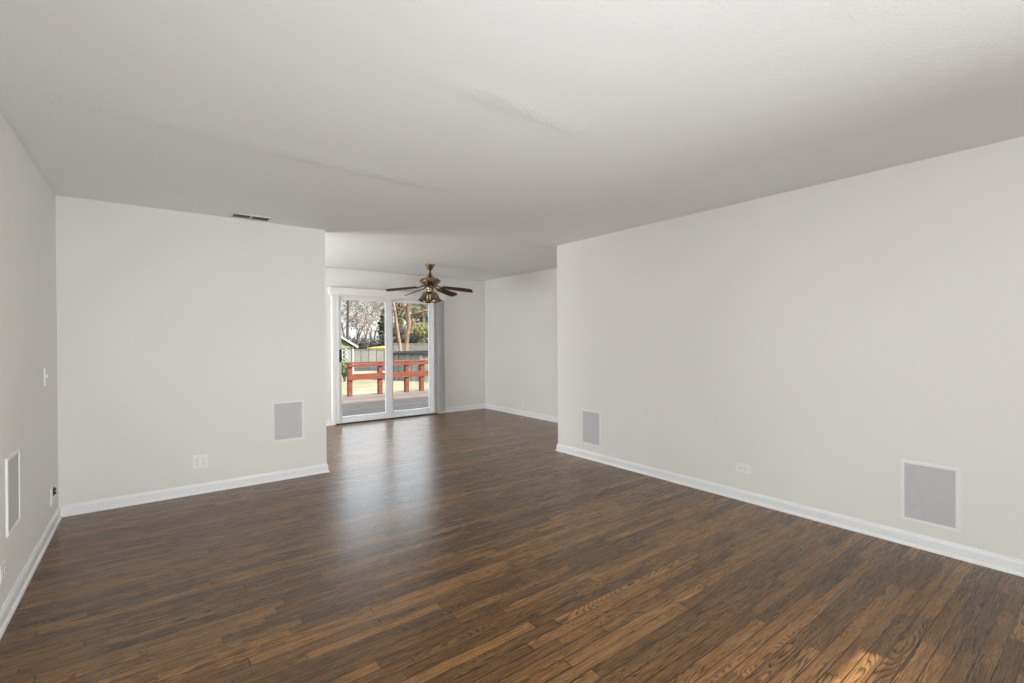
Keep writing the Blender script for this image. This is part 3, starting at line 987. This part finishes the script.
pc = at(437, 352, 26.5)
pool = thing('pool', 'round above ground pool with navy rim beyond the deck railing', 'pool', (pc.x, pc.y, GZ))
RZ = at(405, 352.4, 24.9).z - GZ
PR = 2.72
bm = lathe(bmesh.new(), [(PR, -0.05), (PR, RZ - 0.05)], 64, cap=False)
obj('wall', bm, MT['poolwall'], pool)
bm = lathe(bmesh.new(), [(PR - 0.09, RZ - 0.07), (PR + 0.09, RZ - 0.07), (PR + 0.10, RZ), (PR - 0.10, RZ), (PR - 0.09, RZ - 0.07)], 64, cap=False)
obj('rim', bm, MT['navy'], pool)
bm = lathe(bmesh.new(), [(PR - 0.08, RZ - 0.30), (PR - 0.08, RZ - 0.16)], 64)
obj('cover', bm, MT['navy'], pool)
bm = boxes((-0.06, PR - 0.02, 0, 0.06, PR + 0.05, RZ - 0.04))
u0 = obj('upright', bm, MT['poolwall'], pool)
for k in range(24):
    u = u0 if k == 0 else u0.copy()
    if k:
        C.objects.link(u)
        u.parent = pool
    u.rotation_euler.z = 2 * PI * k / 24


def blob_leaves(bm, cen, rad, n, size, rng, flat=1.0):
    for _ in range(n):
        v = Vector((rng.gauss(0, 1), rng.gauss(0, 1), rng.gauss(0, 1))).normalized() * (rng.random() ** 0.45)
        p = Vector(cen) + Vector((v.x * rad[0], v.y * rad[1], v.z * rad[2]))
        a = Vector((rng.gauss(0, 1), rng.gauss(0, 1), rng.gauss(0, 1) * flat)).normalized()
        b = a.orthogonal().normalized()
        s_ = size * rng.uniform(0.6, 1.4)
        q = [p + a * s_, p + b * s_ * 0.55, p - a * s_, p - b * s_ * 0.55]
        bm.faces.new([bm.verts.new(x) for x in q])


rng = random.Random(11)
# low dark covered bed across the far edge of the lawn
b0, b1 = at(351, 371, 33.0), at(398, 371, 33.0)
bm = bmesh.new()
L = (b1 - b0).length
nseg = 24
prof = [(-0.9, 0.0), (-0.75, 0.22), (-0.35, 0.40), (0.1, 0.45), (0.6, 0.36), (0.9, 0.0)]
rings = []
for i in range(nseg + 1):
    s_ = i / nseg
    k = min(1, 4 * min(s_, 1 - s_) + 0.25)
    rings.append([bm.verts.new((s_ * L, a, b * k * (1 + 0.2 * noise.noise(Vector((i * 0.5, a * 2, 0)))))) for a, b in prof])
for a, b in zip(rings, rings[1:]):
    for i in range(len(prof) - 1):
        bm.faces.new((a[i], a[i + 1], b[i + 1], b[i]))
bed = obj('covered_bed', bm, MT['slate'])
bed.location = (b0.x, b0.y, GZ)
bed.rotation_euler.z = math.atan2(b1.y - b0.y, b1.x - b0.x)
tag(bed, 'low dark slate tarp covered bed on the far lawn', 'garden bed')

# yellow canopy showing above the fence
yc = at(380, 347.6, 40.0)
yt = thing('yellow_canopy', 'flat yellow canopy showing at the fence top behind the middle door stile', 'canopy', (yc.x, yc.y, GZ), -YAW)
zc = yc.z - GZ
bm = bmesh.new()
rim = [(-0.85, -0.9), (0.75, -0.9), (0.75, 0.6), (-0.85, 0.6)]
ap = bm.verts.new((0.25, 0, zc + 0.14))
rv = [bm.verts.new((x, y, zc - 0.02 * 0)) for x, y in rim]
lv = [bm.verts.new((x, y, zc - (0.22 if x > 0 else 0.05))) for x, y in rim]
for i in range(4):
    bm.faces.new((ap, rv[i], rv[(i + 1) % 4]))
    bm.faces.new((rv[i], lv[i], lv[(i + 1) % 4], rv[(i + 1) % 4]))
obj('cloth', bm, MT['yellow'], yt)
for x, y in rim:
    obj('leg', boxes((x * 0.97 - 0.025, y * 0.97 - 0.025, 0, x * 0.97 + 0.025, y * 0.97 + 0.025, zc)), MT['steel'], yt)

# ------------------------------------------------------------------ trees


def limb(bm, p, d, length, r, depth, rng, spread=0.6, droop=0.0, tips=None, seg=6):
    pts, rad = [p.copy()], [r]
    q, dd = p.copy(), d.copy()
    n = 4
    for i in range(n):
        dd = (dd + Vector((rng.gauss(0, 0.14), rng.gauss(0, 0.14), rng.gauss(0, 0.08) - droop))).normalized()
        q = q + dd * (length / n)
        pts.append(q.copy())
        rad.append(r * (1 - 0.55 * (i + 1) / n))
    tube(bm, pts, rad, max(3, seg))
    if tips is not None and depth <= 1:
        tips.append(q.copy())
    if depth <= 0:
        return
    kids = 3 if depth > 1 else 4
    for k in range(kids):
        i = rng.randint(2, n)
        base = pts[i]
        ax = Vector((rng.gauss(0, 1), rng.gauss(0, 1), rng.gauss(0, 0.5) + 0.25)).normalized()
        nd = (dd * (1 - spread * 0.5) + ax * spread).normalized()
        limb(bm, base, nd, length * rng.uniform(0.55, 0.8), max(rad[i] * 0.65, 0.011), depth - 1, rng, spread, droop, tips, seg - 1)


def bare_tree(base, height, rng, label, leaf=None, group=None, name='bare_tree', m='twig', depth=5, r=None, spread=0.6, lean=(0, 0)):
    t_ = thing(name, label, 'tree', base, 0, group)
    b_ = bmesh.new()
    tips = []
    limb(b_, Vector((0, 0, -0.1)), Vector((lean[0], lean[1], 1)).normalized(), height * 0.36, r or height * 0.016, depth, rng, spread, 0, tips)
    obj('trunk', b_, MT[m], t_)
    if leaf:
        b_ = bmesh.new()
        for q in tips:
            blob_leaves(b_, q, (0.5, 0.5, 0.4), leaf[1], leaf[2], rng)
        obj('foliage', b_, MT[leaf[0]], t_)
    return t_


def conifer(base, height, rad, rng, label, m='evergreen', n=26):
    t_ = thing('evergreen_tree', label, 'tree', base)
    b_ = bmesh.new()
    tube(b_, [(0, 0, -0.1), (0.05, 0, height * 0.5), (0, 0, height)], [height * 0.018, height * 0.012, 0.02], 8)
    obj('trunk', b_, MT['bark'], t_)
    b_ = bmesh.new()
    for i in range(n):
        z = height * (0.18 + 0.8 * i / n)
        w = rad * (1 - 0.8 * i / n) * rng.uniform(0.75, 1.15)
        a = rng.uniform(0, 2 * PI)
        blob_leaves(b_, (math.cos(a) * w * 0.45, math.sin(a) * w * 0.45, z), (w * 0.8, w * 0.8, height * 0.045), 90, 0.2, rng, 0.4)
    obj('foliage', b_, MT[m], t_)
    return t_


def ground(u, d):
    p = at(u, 342, d)
    return Vector((p.x, p.y, GZ))


# bare trees and brush beyond the fence
spots = [(343, 53, 8.5), (372, 59, 10.0), (354, 65, 11.0), (382, 71, 12.5), (362, 78, 13.5), (345, 86, 15), (374, 99, 16), (411, 55, 9.0), (404, 113, 18), (400, 88, 13)]
for i, (u, d, h) in enumerate(spots):
    bare_tree(ground(u, d), h, random.Random(100 + i), 'bare grey brown winter tree standing beyond the fence', group='bare trees beyond the fence',
              leaf=('tan', 1, 0.17) if i % 2 else ('olivegreen', 1, 0.13))

# leaning dark pole at the left of the view
pp0, pp1 = at(347.0, 346, 42), at(348.3, 296, 42)
t = thing('utility_pole', 'dark utility pole rising behind the shed roof', 'pole', (pp0.x, pp0.y, GZ))
bm = bmesh.new()
d_ = pp1 - pp0
tube(bm, [(0, 0, 0), (d_.x * 0.1, d_.y * 0.1, pp0.z - GZ), (d_.x, d_.y, pp1.z - GZ), (d_.x * 1.6, d_.y * 1.6, pp1.z - GZ + 2.5)], [0.13, 0.125, 0.10, 0.09], 10)
obj('pole', bm, MT['polewood'], t)
z = pp1.z - GZ + 1.9
bm = boxes((d_.x * 1.4 - 0.9, d_.y * 1.4 - 0.16, z, d_.x * 1.4 + 0.9, d_.y * 1.4 - 0.06, z + 0.12))
obj('crossarm', bm, MT['polewood'], t)

# dark hedge line above the pale fence
hA, hB = ground(336, 44), ground(394, 44)
for i in range(9):
    p = ground(337 + 6.6 * i, 43.5 + 1.7 * (i % 2))
    t = thing('hedge_bush', 'dark bare hedge bush in the row just beyond the pale fence', 'bush', p, 0, 'hedge beyond the pale fence')
    bm = bmesh.new()
    r_ = random.Random(300 + i)
    for k in range(14):
        a = r_.uniform(0, 2 * PI)
        tube(bm, [(0, 0, -0.05), (math.cos(a) * 0.2, math.sin(a) * 0.2, 1.0), (math.cos(a) * r_.uniform(.2, .55), math.sin(a) * r_.uniform(.2, .55), r_.uniform(1.9, 2.7))], [0.03, 0.02, 0.008], 4)
    obj('stem', bm, MT['polewood'], t)
    bm = bmesh.new()
    blob_leaves(bm, (0, 0, 1.35), (0.52, 0.60, 1.15), 480, 0.10, r_)
    obj('foliage', bm, MT['rosehedge'], t)

# evergreens
conifer(ground(385, 49.5), 5.4, 1.1, random.Random(5), 'small dark evergreen tree beside the middle door stile')
conifer(ground(424, 50), 11.0, 2.0, random.Random(7), 'tall dark evergreen tree at the right edge of the door glass')
conifer(ground(398, 46.5), 7.0, 0.9, random.Random(8), 'slim olive evergreen tree behind the tan trunks', 'olivegreen')

# big tan trunked tree in the right pane: thick S-shaped trunk that forks
DT = 34.0
tb = ground(406.5, DT)
t = thing('trunk_tree', 'large tan barked tree with thick curved trunk behind the pool', 'tree', tb)


def loc(u, v, d=DT):
    return at(u, v, d) - tb


bm = bmesh.new()
tube(bm, [Vector((0, 0, -0.1)), loc(406, 358), loc(406.5, 345), loc(407.5, 334), loc(410, 325), loc(409.5, 317), loc(408.5, 308), loc(409.5, 300), loc(411, 288)],
     [0.17, 0.14, 0.13, 0.15, 0.21, 0.22, 0.19, 0.17, 0.13], 14)
r_ = random.Random(21)
for (u, v, d0, l_, rr) in [(409, 322, (-0.75, 0.1, 0.75), 2.0, 0.12), (409, 316, (0.9, -0.2, 0.5), 2.0, 0.11), (408, 309, (-0.8, 0, 0.6), 1.8, 0.10), (409, 302, (0.7, 0.3, 0.8), 2.0, 0.12), (410, 296, (-0.5, 0.2, 0.9), 2.0, 0.1), (409.5, 325, (0.7, 0.1, 0.7), 1.7, 0.10), (408, 312, (-0.9, -0.1, 0.35), 1.6, 0.07)]:
    dd = (R3 * d0[0] + F2 * d0[1] + _U * d0[2]).normalized()
    limb(bm, loc(u, v), dd, l_, rr, 3, r_, 0.6)
obj('trunk', bm, MT['palebark'], t, True)
bm = bmesh.new()
for (u, v, rx, rz_, n) in [(402, 301, 0.7, 0.5, 130), (414, 303, 0.6, 0.45, 110), (398, 308, 0.5, 0.4, 80), (419, 312, 0.5, 0.4, 80), (394, 302, 0.4, 0.4, 90), (403, 312, 0.35, 0.5, 70)]:
    blob_leaves(bm, loc(u, v), (rx, rx, rz_), n, 0.09, r_)
obj('foliage', bm, MT['olivegreen'], t)

DT = 32.5
tb = ground(401.5, DT)
t = thing('leaning_tree', 'slender tan tree leaning left beside the thick curved trunk', 'tree', tb)
bm = bmesh.new()
tube(bm, [Vector((0, 0, -0.1)), loc(401, 355, DT), loc(399.5, 342, DT), loc(397.5, 330, DT), loc(396, 318, DT), loc(394, 304, DT), loc(393, 290, DT)], [0.13, 0.12, 0.11, 0.10, 0.09, 0.08, 0.05], 10)
for (u, v, d0, l_) in [(396, 318, (0.6, 0.2, 0.8), 1.2), (397, 326, (-0.7, 0.1, 0.6), 1.2), (395, 308, (0.5, 0, 0.8), 1.2)]:
    limb(bm, loc(u, v, DT), (R3 * d0[0] + F2 * d0[1] + _U * d0[2]).normalized(), l_, 0.05, 2, r_, 0.6)
obj('trunk', bm, MT['palebark'], t, True)

# second, greyer trunk at the right edge of the right pane
DT = 43.5
tb = ground(423, DT)
t = thing('grey_tree', 'grey trunked tree at the right edge of the door glass beside bush', 'tree', tb)
bm = bmesh.new()
tube(bm, [Vector((0, 0, -0.1)), loc(423, 345, DT), loc(424, 325, DT), loc(422, 308, DT), loc(423, 290, DT)], [0.2, 0.19, 0.17, 0.15, 0.12], 10)
for (u, v, d0, l_) in [(423, 318, (-0.8, 0.2, 0.5), 1.6), (422, 308, (0.7, 0, 0.7), 1.6), (422, 304, (-0.7, 0, 0.5), 1.8)]:
    limb(bm, loc(u, v, DT), (R3 * d0[0] + F2 * d0[1] + _U * d0[2]).normalized(), l_, 0.07, 2, r_, 0.6)
obj('trunk', bm, MT['bark'], t, True)
bm = bmesh.new()
for (u, v, rx, rz_, n) in [(420, 302, 0.8, 0.8, 260), (417, 314, 0.6, 0.4, 110), (426, 310, 0.7, 0.6, 160)]:
    blob_leaves(bm, loc(u, v, DT), (rx, rx, rz_), n, 0.10, r_)
obj('foliage', bm, MT['olivegreen'], t)


def bush(label, base, cen, rad, n, size, m, seed, name='bush', cat='bush'):
    t_ = thing(name, label, cat, base)
    r2 = random.Random(seed)
    b_ = bmesh.new()
    for k in range(8):
        a = r2.uniform(0, 2 * PI)
        e_ = Vector(cen) + Vector((math.cos(a) * rad[0] * 0.6, math.sin(a) * rad[1] * 0.6, r2.uniform(-0.2, 0.6) * rad[2]))
        tube(b_, [(0, 0, -0.05), e_ * 0.5, e_], [0.04, 0.025, 0.01], 5)
    obj('stem', b_, MT['bark'], t_)
    b_ = bmesh.new()
    blob_leaves(b_, cen, rad, n, size, r2)
    obj('foliage', b_, MT[m], t_)
    return t_


g1 = ground(421, 39.3)
c1 = at(421, 331, 39.3) - g1
bush('yellow green bushy shrub above the fence at the right door pane', g1, c1, (1.05, 1.0, 0.75), 900, 0.11, 'limegreen', 41)
g2 = ground(414, 41)
c2 = at(413, 340, 41) - g2
bush('dark low evergreen bush behind the grey fence under the big tree', g2, c2, (1.1, 0.9, 0.6), 800, 0.11, 'evergreen', 42)
g4 = ground(399.5, 42.5)
c4 = at(399.5, 335, 42.5) - g4
bush('dark brown leafy bush behind the fence between the two tan trunks', g4, c4, (0.75, 0.6, 0.95), 700, 0.10, 'rosehedge', 45)
g3 = ground(344.5, 24.0)
c3 = at(344.5, 368, 24.0) - g3
bush('bright green shrub growing at the foot of the shed wall', g3, c3, (0.30, 0.3, 0.42), 900, 0.05, 'shrubgreen', 43)
